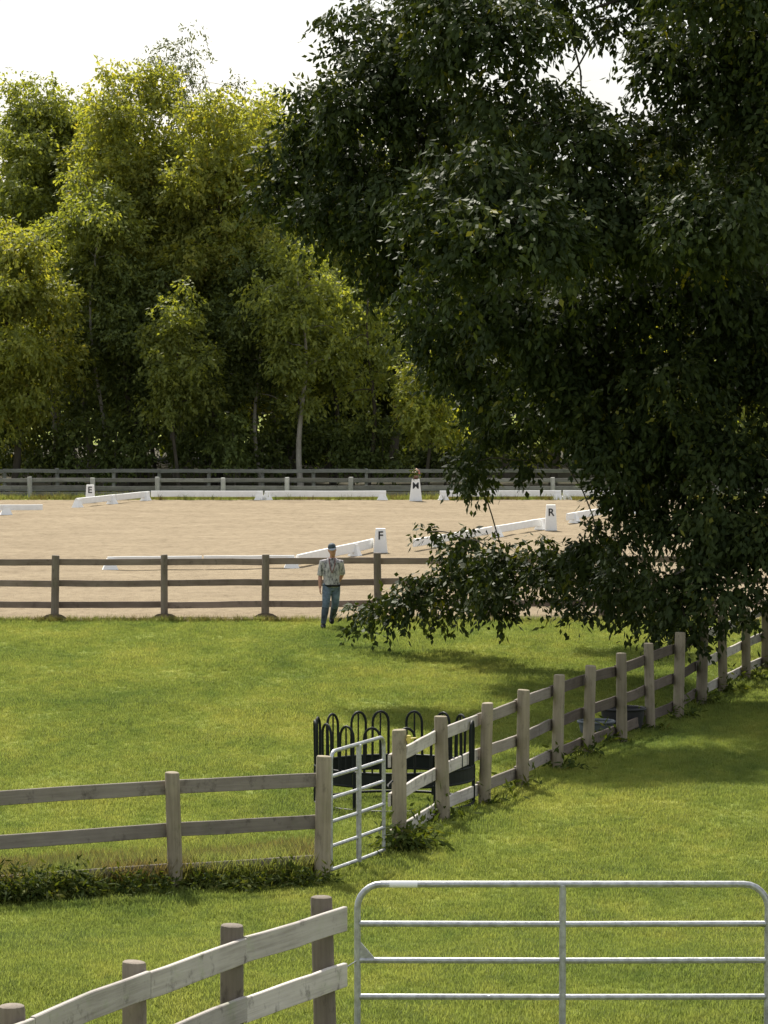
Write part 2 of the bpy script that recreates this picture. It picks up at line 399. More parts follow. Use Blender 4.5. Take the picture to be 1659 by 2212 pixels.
def sand():
    xs = np.arange(-40, 46.1, 0.5); ys = np.arange(72.1, 126.2, 0.5)
    X, Y = np.meshgrid(xs, ys)
    rg = np.random.RandomState(3)
    Z = 0.015 + 0.018 * np.sin(X * 0.9 + 0.5 * Y) * np.sin(Y * 0.7) + 0.012 * rg.normal(size=X.shape)
    Yj = Y.copy(); Yj[0] += 0.16 * np.sin(xs * 2.1) + 0.10 * np.sin(xs * 5.3) + 0.08 * rg.normal(size=len(xs)); Yj[-1] += 0.3 * rg.normal(size=len(xs)) * 0.5
    Z[0] = 0.008 ; Z[-1] = 0.008
    nx, ny = len(xs), len(ys)
    mb = MB(); mb.v = np.stack([X, Yj, np.maximum(Z, 0.004)], -1).reshape(-1, 3).tolist()
    mb.f = [(j * nx + i, j * nx + i + 1, (j + 1) * nx + i + 1, (j + 1) * nx + i) for j in range(ny - 1) for i in range(nx - 1)]
    tag(mb.build('arena_sand', M['sand']), kind='structure')
sand()

def wood_floor():
    xs = np.arange(-60, 66.1, 3.0); ys = np.arange(135.5, 200, 3.0); X, Y = np.meshgrid(xs, ys); rg = np.random.RandomState(4)
    Yj = Y.copy(); Yj[0] += 0.5 * rg.normal(size=len(xs)); Z = zg(X, Y) + 0.02 + 0.03 * rg.random_sample(X.shape)
    nx, ny = len(xs), len(ys); mb = MB(); mb.v = np.stack([X, Yj, Z], -1).reshape(-1, 3).tolist()
    mb.f = [(j * nx + i, j * nx + i + 1, (j + 1) * nx + i + 1, (j + 1) * nx + i) for j in range(ny - 1) for i in range(nx - 1)]
    tag(mb.build('wood_floor', plain('leaf_litter', (0.045, 0.04, 0.022), 0.95, 0, 0.1, 0.5, 2.5, 0.8)), kind='structure')
wood_floor()
# ------------------------------------------------------------------ fences
def post(parent, p, zb, zt, r, mat, lean=(0, 0), sides=14):
    mb = MB(); h = zt - zb
    zs = [-0.25, 0.0, h * 0.33, h * 0.66, h - 0.025, h - 0.006, h]
    rr = [r * 1.03, r * 1.03, r * 1.0, r * 0.985, r * 0.97, r * 0.92, r * 0.80]
    rings = []
    ph = [random.uniform(-0.045, 0.045) for _ in range(sides)]
    tilt = random.uniform(-0.06, 0.06)
    for z, q in zip(zs, rr):
        rings.append([(math.cos(2 * math.pi * k / sides) * q * (1 + ph[k]), math.sin(2 * math.pi * k / sides) * q * (1 + ph[k]),
                       z + (tilt * math.cos(2 * math.pi * k / sides) * r if z > h - 0.03 else 0)) for k in range(sides)])
    mb.ring_loft(rings)
    m = Matrix.Translation((p[0], p[1], zb)) @ Matrix.Rotation(lean[0], 4, 'Y') @ Matrix.Rotation(lean[1], 4, 'X')
    return mb.build('post', mat, parent, True, m)
def board(parent, a, b, h, th, mat, name='board', warp=0.006):
    """a, b: world end points of the centre line"""
    a = Vector(a); b = Vector(b); L = (b - a).length
    x = (b - a).normalized(); y = Vector((0, 0, 1)).cross(x).normalized(); z = x.cross(y)
    m = Matrix((x, y, z)).transposed().to_4x4(); m.translation = a
    seg = 6; rings = []; q1 = random.uniform(-1, 1) * warp; q2 = random.uniform(-1, 1) * warp
    c = 0.006
    for i in range(seg + 1):
        t = i / seg; dz = q1 * math.sin(math.pi * t) * 2 + random.uniform(-1, 1) * 0.0025; dy = q2 * math.sin(2 * math.pi * t)
        hh = h * 0.5 * (1 + random.uniform(-1, 1) * 0.02)
        rings.append([(L * t, s * (th / 2 - e1) + dy, u * (hh - e2) + dz) for s, u, e1, e2 in
                      ((-1, -1, 0, c), (-1, -1, c, 0), (1, -1, c, 0), (1, -1, 0, c), (1, 1, 0, c), (1, 1, c, 0), (-1, 1, c, 0), (-1, 1, 0, c))])
    mb = MB(); mb.ring_loft(rings)
    return mb.build(name, mat, parent, False, m)
def fence(name, label, group, posts, rails, side, pmat, bmat, bh=0.14, th=0.035, overhang=(0.06, 0.06), skip_post=(), lean=0.03, bay_mat=None):
    """posts: list of (x, y, zbase, ztop, radius). rails: heights above base. side: +1 boards beyond the posts, -1 on the viewer's side"""
    root = thing(name, label, 'fence', (posts[0][0], posts[0][1], posts[0][2]), 0, group)
    off = Vector((posts[0][0], posts[0][1], posts[0][2]))
    for i, (x, y, zb, zt, r) in enumerate(posts):
        if i in skip_post: continue
        post(root, (x - off.x, y - off.y), zb - off.z, zt - off.z + random.uniform(-0.02, 0.02), r * random.uniform(0.92, 1.08), pmat, (random.uniform(-lean, lean), random.uniform(-lean, lean)))
    for i in range(len(posts) - 1):
        A, B = posts[i], posts[i + 1]
        d = Vector((B[0] - A[0], B[1] - A[1], 0)).normalized(); nrm = Vector((-d.y, d.x, 0))
        if nrm.y < 0: nrm = -nrm
        for rz in rails:
            o = nrm * side * ((A[4] + B[4]) / 2 + th / 2 + 0.004)
            e0 = d * (-overhang[0] if i == 0 else 0.004); e1 = d * (overhang[1] if i == len(posts) - 2 else -0.004)
            a = Vector((A[0], A[1], A[2] + rz + random.uniform(-0.012, 0.012))) + o + e0 - off
            b = Vector((B[0], B[1], B[2] + rz + random.uniform(-0.012, 0.012))) + o + e1 - off
            board(root, a, b, bh, th, (bay_mat or {}).get(i, bmat))
    return root
def P(x, ybase, ytop, r, z=0.0):
    g = gp(x, ybase, z); t = dp(x, ytop, g.y)
    return (g.x, g.y, z, t.z, r)

# near fence beside the big gate
pn = []
for x, yt in ((705, 1935), (500, 1998), (290, 2075), (38, 2168), (-290, 2290)):
    D = (CAMH - 1.7) * FPX / (yt - 729); q = dp(x, yt, D); pn.append((q.x, q.y, 0.40, q.z, 0.083))
pn.reverse()
fence('board_fence', 'silver weathered plank fence with planks nailed over brown posts, beside the large tube gate', None, pn,
      (0.20, 0.665, 1.105), -1, M['post_brown'], M['board_silver'], 0.185, 0.04, (0.1, 0.10))
# paddock fence left of the small gate
pm = [P(-330, 1972, 1712, 0.085), P(380, 1916, 1664, 0.083), P(695, 1897, 1637, 0.085)]
fence('board_fence', 'grey plank fence with tan round posts running up to the small tube gate', None, pm,
      (0.17, 0.60, 1.06), 1, M['post_tan'], M['board_grey'], 0.152, 0.035, (0.1, 0.04))
# paddock fence right of the small gate, running away up the slope
pd = [P(862, 1838, 1578, 0.082), P(958, 1778, 1548, 0.082), P(1047, 1734, 1520, 0.08), P(1128, 1698, 1490, 0.08), P(1203, 1660, 1460, 0.08),
      P(1270, 1632, 1435, 0.08), P(1343, 1605, 1410, 0.08), P(1405, 1577, 1387, 0.08), P(1465, 1550, 1366, 0.085), P(1515, 1520, 1345, 0.085),
      P(1562, 1497, 1330, 0.08), P(1612, 1472, 1312, 0.08), P(1655, 1450, 1297, 0.08), P(1700, 1430, 1280, 0.08)]
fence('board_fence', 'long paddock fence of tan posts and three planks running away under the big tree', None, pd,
      (0.17, 0.60, 1.05), 1, M['post_tan'], M['board_shaded'], 0.15, 0.035, (0.05, 0.1), bay_mat={0: M['board_silver'], 1: M['board_silver'], 2: M['board_grey'], 3: M['board_grey'], 9: M['board_silver'], 10: M['board_silver'], 11: M['board_silver'], 12: M['board_silver']})  # middle bays coloured dark as tree shade, last bays silver as sunlit planks
# arena fence
pa = [P(x, 1336 + dy, 1196 + dy, 0.078) for x, dy in ((-130, 2), (118, 2), (355, 1), (573, 0), (817, -2), (1058, -3), (1300, -4), (1540, -5), (1780, -6))]
fence('board_fence', 'brown three plank fence along the near edge of the sand arena', None, pa,
      (0.29, 0.745, 1.19), 1, M['post_brown'], M['board_brown'], 0.135, 0.035)
# fences behind the arena
pf = [P(x, 1077, 1031, 0.085) for x in (-80, 65, 200, 340, 482, 620, 757, 900, 1045, 1195, 1340, 1490, 1640, 1790)]
fence('board_fence', 'low fence of pale grey posts just behind the back row of white arena rails', None, pf,
      (0.16, 0.40, 0.68), 1, M['post_grey'], M['board_far'], 0.13, 0.04)
pf2 = [(q.x, q.y, -0.25, 0.84, 0.07) for q in [dp(x, 1050, 134) for x in (-100, 10, 125, 245, 345, 450, 567, 678, 790, 905, 1020, 1140, 1260, 1380, 1500, 1620, 1740)]]
fence('board_fence', 'dark grey plank fence at the foot of the woods', None, pf2,
      (0.30, 0.64, 1.0), -1, M['board_far'], M['board_far'], 0.14, 0.04)

# ------------------------------------------------------------------ big tube gate
def round_frame(mb, wd, h0, h1, r, cr=0.16, n=10):
    pts = [(-wd / 2, 0, h0), (-wd / 2, 0, h1 - cr)]
    for k in range(1, 7):
        a = math.pi - k * math.pi / 12
        pts.append((-wd / 2 + cr + cr * math.cos(a), 0, h1 - cr + cr * math.sin(a)))
    for k in range(0, 7):
        a = math.pi / 2 - k * math.pi / 12
        pts.append((wd / 2 - cr + cr * math.cos(a), 0, h1 - cr + cr * math.sin(a)))
    pts.append((wd / 2, 0, h0))
    mb.tube(pts, r, n)
def tube_gate(label, loc, rz, wd, ht, bars, r, cr, uprights):
    t = thing('tube_gate', label, 'gate', loc, rz)
    mb = MB(); round_frame(mb, wd, bars[0], ht, r, cr); mb.build('frame', M['galv'], t)
    for z in bars:
        mb = MB(); mb.tube([(-wd / 2 + r * 0.6, 0, z), (0, 0, z - 0.004), (wd / 2 - r * 0.6, 0, z)], r * 0.92, 10); mb.build('bar', M['galv'], t)
    for x, ur in uprights:
        mb = MB(); mb.tube([(x, -r * 0.55, bars[0] - 0.02), (x, -r * 0.55, ht - r * 0.2)], ur, 10); mb.build('upright', M['galv'], t)
    return t
a = dp(772, 1910, 27.0); b = dp(1659, 1904, 27.0)
g1 = Vector(((a.x + b.x) / 2, 27.0, 0.40))
top = a.z - 0.40; wdt = b.x - a.x
sp = 80.0 / (FPX / 27.0)
gate = tube_gate('wide galvanised five bar tube gate with rounded top corners and a white sticker', g1, 0, wdt, top,
                 [top - 0.312 - 3 * sp, top - 0.312 - 2 * sp, top - 0.312 - sp, top - 0.312], 0.026, 0.19, [(0.0, 0.027)])
mb = MB(); mb.tube([(-wdt / 2 + 0.25, 0, top), (-wdt / 2 + 0.47, 0, top)], 0.0275, 10); mb.build('sticker', M['sticker'], gate)
zb = top - 0.312 - sp
mb = MB(); mb.ring_loft([[(-wdt / 2 + 0.02, y, zb), (-wdt / 2 + 0.15, y, zb), (-wdt / 2 + 0.02, y, zb + 0.15)] for y in (-0.012, 0.012)]); mb.build('gusset_plate', M['galv'], gate, False)
mb = MB(); mb.tube([(-wdt / 2 - 0.16, 0.0, zb - 0.05), (-wdt / 2 - 0.10, -0.03, zb - 0.06), (-wdt / 2 - 0.04, -0.03, zb - 0.02), (-wdt / 2, -0.02, zb)], 0.006, 6); mb.build('tie_wire', M['galv'], gate)
# hinge post that carries the gate, outside the frame of the photo
tp = thing('gate_post', 'brown round post carrying the hinges of the wide tube gate', 'post', (b.x + 0.16, 27.0, 0.40))
post(tp, (0, 0), 0, 1.45, 0.085, M['post_brown'])
# small gate
pl = gp(715, 1893); pr = gp(829, 1850)
dv = pr - pl; wd2 = dv.length
g2 = tube_gate('narrow galvanised six bar tube gate closing the gap in the paddock fence', (pl + pr) / 2, math.atan2(dv.y, dv.x), wd2, 1.37,
               [0.07, 0.33, 0.60, 0.86, 1.10], 0.022, 0.11, [(0.0, 0.030)])
mb = MB()
mb.tube([(wd2 / 2, 0, 0.84), (wd2 / 2 + 0.06, -0.02, 0.78), (wd2 / 2 + 0.14, 0, 0.80), (wd2 / 2 + 0.22, -0.02, 0.84)], 0.014, 6); mb.build('chain', M['black_metal'], g2)
iy = thing('fence_insulator', 'yellow plastic insulator on the gate end post of the paddock fence', 'insulator', (pd[0][0] + 0.11, pd[0][1] - 0.05, pd[0][3] - 0.09))
mb = MB(); mb.tube([(0, 0, -0.05), (0, 0, 0.04)], [0.02, 0.026], 8); mb.build('body', M['yellow'], iy)
mb = MB(); mb.tube([(-0.03, 0, -0.01), (0.09, 0, 0.01)], [0.014, 0.010], 8); mb.build('clip', M['yellow'], iy)

# ------------------------------------------------------------------ hay ring
c = gp(852, 1738)
hr = thing('hay_feeder', 'black ring hay feeder with hoop topped bars behind the small gate', 'hay feeder', (c.x, c.y, float(zg(c.x, c.y))))
R = 1.0; HT = 1.07
def arc(r, z, a0=0, a1=2 * math.pi, n=48): return [(r * math.cos(a0 + (a1 - a0) * k / n), r * math.sin(a0 + (a1 - a0) * k / n), z) for k in range(n + 1)]
for z in (0.03, 0.33, 0.50):
    mb = MB(); mb.tube(arc(R, z), 0.018, 8, False); mb.build('ring_tube', M['black_metal'], hr)
for k in range(6):
    a0 = 2 * math.pi * k / 6 + 0.03; a1 = 2 * math.pi * (k + 1) / 6 - 0.03; n = 10
    mb = MB()
    rings = [[(q * math.cos(a0 + (a1 - a0) * j / n), q * math.sin(a0 + (a1 - a0) * j / n), z) for q, z in ((R - 0.006, 0.34), (R + 0.006, 0.34), (R + 0.006, 0.495), (R - 0.006, 0.495))] for j in range(n + 1)]
    mb.ring_loft(rings); mb.build('sheet_panel', M['black_metal'], hr, False)
    mb = MB(); am = a0 - 0.03; mb.tube([(R * math.cos(am), R * math.sin(am), 0.0), (R * math.cos(am), R * math.sin(am), 0.5)], 0.022, 8); mb.build('leg', M['black_metal'], hr)
for k in range(16):
    ac = 2 * math.pi * (k + 0.35) / 16 + random.uniform(-0.05, 0.05); hw = 0.105 / R
    pts = []; tl = random.uniform(-0.03, 0.03)
    for t in (0, 0.5, 1): pts.append((ac - hw, 0.5 + (HT - 0.5 - 0.14) * t))
    for q in range(1, 8):
        an = math.pi - q * math.pi / 8; pts.append((ac + hw * math.cos(an), HT - 0.14 + 0.14 * math.sin(an)))
    for t in (1, 0.5, 0): pts.append((ac + hw, 0.5 + (HT - 0.5 - 0.14) * t))
    mb = MB(); mb.tube([((R + tl * (z - 0.5)) * math.cos(q), (R + tl * (z - 0.5)) * math.sin(q), z) for q, z in pts], 0.017, 8); mb.build('hoop', M['black_metal'], hr)
    mb = MB(); mb.tube([(R * math.cos(ac), R * math.sin(ac), 0.5), (R * math.cos(ac), R * math.sin(ac), HT - 0.02)], 0.011, 6); mb.build('spindle', M['black_metal'], hr)

# ------------------------------------------------------------------ tubs behind the long fence
def tub(name, label, cat, x, y, rx, ry, h, mat):
    c = gp(x, y); t = thing(name, label, cat, (c.x, c.y, float(zg(c.x, c.y))))
    n = 24
    def el(s, z): return [(rx * s * math.cos(2 * math.pi * k / n), ry * s * math.sin(2 * math.pi * k / n), z) for k in range(n)]
    mb = MB(); mb.ring_loft([el(0.80, 0), el(0.90, h * 0.4), el(0.97, h * 0.96), el(0.93, h * 0.97), el(0.86, h * 0.4), el(0.76, 0.03)]); mb.build('bowl', mat, t)
    mb = MB(); mb.tube([(rx * 0.985 * math.cos(2 * math.pi * k / 32), ry * 0.985 * math.sin(2 * math.pi * k / 32), h) for k in range(33)], 0.022, 8, False); mb.build('rim', mat, t)
    return t
tub('water_tub', 'black rubber water tub standing behind the long paddock fence', 'tub', 1345, 1580, 0.34, 0.30, 0.32, M['rubber'])
tub('feed_pan', 'shallow grey feed pan beside the black water tub', 'feed pan', 1288, 1592, 0.27, 0.25, 0.20, M['grey_plastic'])

# ------------------------------------------------------------------ white dressage rails and letter boxes
def support(parent, x, h):
    mb = MB()
    rings = []
    for z, hx, hy in ((0, 0.20, 0.15), (0.05, 0.175, 0.13), (h * 0.8, 0.105, 0.075), (h, 0.09, 0.07)):
        rings.append([(x - hx, -hy, z), (x + hx, -hy, z), (x + hx, hy, z), (x - hx, hy, z)])
    mb.ring_loft(rings); return mb.build('support_block', M['white'], parent, False)
def rail(label, A, B, h=0.31, hh=0.2, sup=(0.0, 1.0), group=None, zt=(0, 0)):
    A = Vector((A[0], A[1], 0.02)); B = Vector((B[0], B[1], 0.02)); d = B - A; L = d.length
    t = thing('arena_rail', label, 'rail', A, math.atan2(d.y, d.x), group)
    mb = MB(); c = 0.012
    n = 4; rings = []
    for i in range(n + 1):
        x = L * i / n; dz = zt[0] + (zt[1] - zt[0]) * i / n + random.uniform(-0.006, 0.006); lo = h - hh + dz; hi = h + dz + 0.02
        rings.append([(x, -0.035, lo + c), (x, -0.035 + c, lo), (x, 0.035 - c, lo), (x, 0.035, lo + c), (x, 0.035, hi - c), (x, 0.035 - c, hi), (x, -0.035 + c, hi), (x, -0.035, hi - c)])
    mb.ring_loft(rings); mb.build('rail_bar', M['white'], t, False)
    for s in sup: support(t, min(max(L * s, 0.06), L - 0.06), h - 0.03 + zt[0] + (zt[1] - zt[0]) * s)
    return t
def rl(label, x0, y0, x1, y1, **k):
    return rail(label, gp(x0, y0), gp(x1, y1), **k)
rl('white arena rail with one end near the three plank fence, left of the walking person', 232, 1232, 436, 1230, sup=(0.03,))
rl('white arena rail ending behind the walking person', 440, 1230, 636, 1229, sup=(0.97,))
rl('white arena rail running from behind the walking person to the box lettered F', 642, 1228, 805, 1194, sup=(0.75,), zt=(0, 0.04), hh=0.24)
rl('white arena rail with its end beside the box lettered F, half behind the low branch', 894, 1192, 1062, 1163, sup=(0.3,))
rl('white arena rail running into the box lettered R', 1068, 1162, 1178, 1143, sup=(0.05, 0.9))
rl('white arena rail hidden among leaves past the box lettered R', 1225, 1133, 1380, 1108, sup=(0.1, 0.9))
rl('white arena rail standing on its own beyond the gap in the arena corner', -60, 1114, 92, 1112, sup=(0.48,), hh=0.17)
rl('short white arena rail in the far corner with a box behind its end', 165, 1098, 248, 1089, sup=(0.03, 0.93))
rl('slanting white arena rail between the corner rail and the long back row', 250, 1089, 322, 1082, sup=(0.9,))
rl('white arena rail in the back row beside the corner rails', 326, 1081, 568, 1081, sup=(0.97,))
rl('white arena rail in the back row ending at the gap with the box lettered M', 572, 1081, 834, 1081, sup=(0.02, 0.97))
rl('white arena rail in the back row starting past the box lettered M', 950, 1081, 1212, 1080, sup=(0.03, 0.97))
rl('white arena rail in the back row running in behind the big tree', 1216, 1080, 1478, 1080, sup=(0.03, 0.97))
def letter_box(label, ch, x, y, h, wt, wb, group=None, rz=0, size=0.32):
    c = gp(x, y); t = thing('letter_box', label, 'arena marker', (c.x, c.y, 0.02), rz)
    mb = MB(); dt, db = wt * 0.8, wb * 0.8; e = 0.012
    rings = []
    for z, f in ((0, 1), (h - e, 0), (h, -0.08)):
        hx = (wt + (wb - wt) * f) / 2; hy = (dt + (db - dt) * f) / 2
        rings.append([(-hx, -hy, z), (hx, -hy, z), (hx, hy, z), (-hx, hy, z)])
    mb.ring_loft(rings); mb.build('body', M['white'], t, False)
    cu = bpy.data.curves.new('letter', 'FONT'); cu.body = ch; cu.size = size; cu.align_x = 'CENTER'; cu.align_y = 'CENTER'; cu.extrude = 0.004; cu.offset = 0.005
    cu.materials.append(M['black_letter'])
    tmp = bpy.data.objects.new('letter', cu); me = bpy.data.meshes.new_from_object(tmp); bpy.data.objects.remove(tmp)
    me.materials.clear(); me.materials.append(M['black_letter']); o = link('letter', me, t)
    sl = math.atan2((db - dt) / 2, h); zc = h * 0.70
    hy = (dt + (db - dt) * (1 - zc / h)) / 2
    o.matrix_local = Matrix.Translation((0, -hy - 0.004, zc)) @ Matrix.Rotation(math.pi / 2 - sl, 4, 'X')
    return t
letter_box('white arena box lettered F behind the three plank fence', 'F', 822, 1195, 0.66, 0.27, 0.39)
letter_box('white arena box lettered R at the end of a rail by the leaves', 'R', 1190, 1147, 0.78, 0.28, 0.36)
mk = letter_box('white arena box lettered M with flowers on top, in the gap of the back rails', 'M', 898, 1083, 0.78, 0.28, 0.46)
letter_box('small white arena box standing behind the corner rail at the back of the arena', 'E', 195, 1086, 0.62, 0.26, 0.34)
fl = thing('flower_pot', 'potted pink and cream flowers standing on the box lettered M', 'flowers', mk.location + Vector((0, 0, 0.78)))
mb = MB(); mb.tube([(0, 0, 0.0), (0, 0, 0.12)], [0.08, 0.105], 12); mb.build('pot', plain('pot', (0.16, 0.08, 0.06), 0.8), fl)
q, tn = lobe_leaves((0, 0, 0.22), (0.13, 0.11, 0.13), 160, 0.07, 0.045, 0.1, 5); quad_cloud('foliage', q, tn, M['weed'], fl)
for k in range(16):
    a = random.uniform(0, 6.28); e = random.uniform(-0.2, 1.4)
    p = Vector((0.13 * math.cos(a) * math.cos(e), 0.12 * math.sin(a) * math.cos(e), 0.23 + 0.14 * math.sin(e)))
    mb = MB(); mb.ellipsoid(p, (0.035, 0.035, 0.025), 7, 4); mb.build('blossom', M['flower'] if k % 2 else M['flower_white'], fl)

# ------------------------------------------------------------------ the person
def person():
    c = gp(716, 1356)
    t = thing('person', 'person in dark cap, grey patterned shirt and jeans walking beside the arena fence', 'person', (c.x, c.y, float(zg(c.x, c.y))), 0.06)
    def X(zx): return (zx - 600) / 651.0
    def Z(zy): return (1430 - zy) / 651.0
    # facing the viewer (-Y). image-left leg is forward
    hipL, hipR = (-0.085, 0.0, 0.87), (0.085, 0.01, 0.87)
    kneeL, kneeR = (-0.12, -0.15, 0.48), (0.08, 0.03, 0.465)
    ankL, ankR = (-0.175, -0.17, 0.085), (0.015, 0.27, 0.16)
    def remesh(o, vs, sm=4):
        r = o.modifiers.new('remesh', 'REMESH'); r.mode = 'VOXEL'; r.voxel_size = vs; r.use_smooth_shade = True
        s = o.modifiers.new('smooth', 'SMOOTH'); s.factor = 0.5; s.iterations = sm
    def ell_ring(c, rx, ry, n=20): return [(c[0] + rx * math.cos(2 * math.pi * k / n), c[1] + ry * math.sin(2 * math.pi * k / n), c[2]) for k in range(n)]
    b = MB()
    # head with jaw, nose, ears, brow
    hc = Vector((0.03, -0.015, 1.60))
    b.ring_loft([ell_ring(hc + Vector((0, -0.02, -0.125)), 0.035, 0.04), ell_ring(hc + Vector((0, -0.015, -0.10)), 0.055, 0.07), ell_ring(hc + Vector((0, -0.008, -0.05)), 0.068, 0.088),
                 ell_ring(hc + Vector((0, 0, 0.0)), 0.074, 0.095), ell_ring(hc + Vector((0, 0.005, 0.05)), 0.073, 0.095), ell_ring(hc + Vector((0, 0.008, 0.09)), 0.055, 0.075), ell_ring(hc + Vector((0, 0.01, 0.11)), 0.02, 0.03)])
    b.ring_loft([[hc + Vector(p) for p in q] for q in ([(-0.008, -0.085, 0.02), (0.008, -0.085, 0.02), (0.0, -0.10, 0.02)], [(-0.018, -0.085, -0.03), (0.018, -0.085, -0.03), (0.0, -0.122, -0.028)])])
    for s in (-1, 1): b.ellipsoid(hc + Vector((s * 0.076, 0.012, -0.005)), (0.012, 0.02, 0.032), 8, 6)
    b.ellipsoid(hc + Vector((0, -0.088, -0.062)), (0.024, 0.012, 0.010), 8, 5)
    BOW = Matrix.Translation((0.02, 0.02, 1.47)) @ Matrix.Rotation(math.radians(-7), 4, 'Y') @ Matrix.Rotation(math.radians(7), 4, 'X') @ Matrix.Translation((-0.02, -0.02, -1.47))
    def bow(mb): mb.v = [tuple(BOW @ Vector(p)) for p in mb.v]
    bow(b)
    b.tube([hc + Vector((0, 0.0, -0.06)), (0.02, 0.02, 1.44), (0.012, 0.015, 1.38)], [0.052, 0.055, 0.075], 12)
    # trunk
    b.ring_loft([ell_ring((0, 0, 0.83), 0.13, 0.09), ell_ring((0, 0, 0.95), 0.145, 0.10), ell_ring((0, 0, 1.08), 0.13, 0.095), ell_ring((0, 0, 1.25), 0.155, 0.105), ell_ring((0.005, 0.01, 1.36), 0.165, 0.085), ell_ring((0.01, 0.015, 1.41), 0.09, 0.06)])
    # arms: image-left hangs, image-right bent with the hand behind the hip
    sL, eL, wL = Vector((-0.18, 0.01, 1.34)), Vector((-0.228, 0.02, 1.06)), Vector((-0.235, -0.06, 0.82))
    sR, eR, wR = Vector((0.185, 0.01, 1.335)), Vector((0.225, 0.075, 1.08)), Vector((0.15, 0.13, 0.93))
    for s, e, w_ in ((sL, eL, wL), (sR, eR, wR)):
        b.tube([s + Vector((0.07 if s.x < 0 else -0.07, 0, 0.02)), s, s.lerp(e, 0.5), e, e.lerp(w_, 0.3), e.lerp(w_, 0.75), w_], [0.05, 0.055, 0.048, 0.041, 0.042, 0.032, 0.026], 12)
    def hand(wr, dr, pal):
        dr = dr.normalized(); pal = (pal - dr * pal.dot(dr)).normalized(); sd_ = dr.cross(pal)
        b.ring_loft([[wr + dr * tt + sd_ * a * wv + pal * c_ * 0.013 for a, c_ in ((-1, -1), (0, -1.2), (1, -1), (1, 1), (0, 1.2), (-1, 1))] for tt, wv in ((-0.01, 0.024), (0.03, 0.036), (0.085, 0.040))])
        for i, (off, ln) in enumerate(((-0.031, 0.062), (-0.010, 0.076), (0.011, 0.070), (0.031, 0.054))):
            p0 = wr + dr * 0.075 + sd_ * off
            b.tube([p0, p0 + dr * ln * 0.5 + pal * 0.006, p0 + dr * ln * 0.85 + pal * 0.028], [0.0095, 0.009, 0.0075], 6)
        p0 = wr + dr * 0.02 - sd_ * 0.030
        b.tube([p0, p0 + dr * 0.03 - sd_ * 0.028 + pal * 0.01, p0 + dr * 0.065 - sd_ * 0.035 + pal * 0.022], [0.013, 0.011, 0.009], 6)
    hand(wL, Vector((0.03, -0.12, -1)), Vector((1, 0.0, 0)))
    hand(wR, Vector((-0.9, 0.1, -0.35)), Vector((0, -1, 0)))
    for h, k, an in ((hipL, kneeL, ankL), (hipR, kneeR, ankR)):
        h, k, an = Vector(h), Vector(k), Vector(an)
        b.tube([h, h.lerp(k, 0.5), k, k.lerp(an, 0.3), k.lerp(an, 0.7), an], [0.085, 0.072, 0.052, 0.054, 0.040, 0.034], 12)
        b.tube([an + Vector((0, 0.035, -0.045)), an + Vector((0, -0.04, -0.04)), an + Vector((0, -0.14, -0.055))], [0.035, 0.036, 0.026], 10)
    o = b.build('body', M['skin'], t); remesh(o, 0.0065, 3)
    # shirt
    b = MB()
    b.ring_loft([ell_ring((0.0, -0.005, 0.835), 0.160, 0.125), ell_ring((0, -0.01, 0.90), 0.168, 0.132), ell_ring((0, -0.005, 1.02), 0.165, 0.125), ell_ring((0, 0, 1.20), 0.185, 0.130), ell_ring((0.003, 0.008, 1.33), 0.195, 0.112), ell_ring((0.008, 0.012, 1.395), 0.13, 0.085), ell_ring((0.012, 0.015, 1.425), 0.082, 0.07)])
    b.tube([sL + Vector((0.08, 0, 0.0)), sL, sL.lerp(eL, 0.5), sL.lerp(eL, 0.98)], [0.070, 0.072, 0.070, 0.066], 14)
    b.tube([sR + Vector((-0.08, 0, 0.0)), sR, sR.lerp(eR, 0.5), sR.lerp(eR, 0.98)], [0.070, 0.072, 0.070, 0.066], 14)
    o = b.build('shirt', M['shirt'], t); remesh(o, 0.011, 3)
    # jeans
    b = MB()
    b.ring_loft([ell_ring((0, 0.0, 0.76), 0.13, 0.10), ell_ring((0, 0.0, 0.86), 0.168, 0.118), ell_ring((0, 0, 0.92), 0.160, 0.112)])
    for h, k, an in ((hipL, kneeL, ankL), (hipR, kneeR, ankR)):
        h, k, an = Vector(h), Vector(k), Vector(an)
        b.tube([h + Vector((0, 0, 0.02)), h.lerp(k, 0.35), h.lerp(k, 0.7), k, k.lerp(an, 0.25)], [0.098, 0.098, 0.085, 0.074, 0.070], 14)
    o = b.build('jeans', M['denim'], t); remesh(o, 0.011, 3)
    b = MB(); b.ring_loft([ell_ring((0, -0.003, 0.845), 0.180, 0.136), ell_ring((0, -0.003, 0.885), 0.186, 0.142)]); b.build('belt', M['dark_cloth'], t)
    for h, k, an in ((hipL, kneeL, ankL), (hipR, kneeR, ankR)):
        k, an = Vector(k), Vector(an)
        b = MB(); b.tube([k.lerp(an, 0.12), k.lerp(an, 0.35), k.lerp(an, 0.7), k.lerp(an, 0.96)], [0.074, 0.074, 0.058, 0.052], 14); b.build('half_chap', M['chap'], t)
        b = MB(); b.tube([an + Vector((0, 0.055, -0.035)), an + Vector((0, 0.02, -0.03)), an + Vector((0, -0.06, -0.035)), an + Vector((0, -0.14, -0.052)), an + Vector((0, -0.175, -0.06))], [0.046, 0.055, 0.052, 0.044, 0.03], 12)
        o = b.build('boot', M['dark_cloth'], t)
    # cap with peak, hair, lanyard
    b = MB()
    hq = hc + Vector((0, 0.005, 0.035))
    b.ring_loft([ell_ring(hq + Vector((0, 0, z)), rx, ry) for z, rx, ry in ((0, 0.083, 0.104), (0.04, 0.082, 0.103), (0.075, 0.066, 0.085), (0.097, 0.035, 0.05), (0.103, 0.008, 0.01))])
    bow(b); cp = b.build('cap', M['cap'], t)
    b = MB(); rings = []
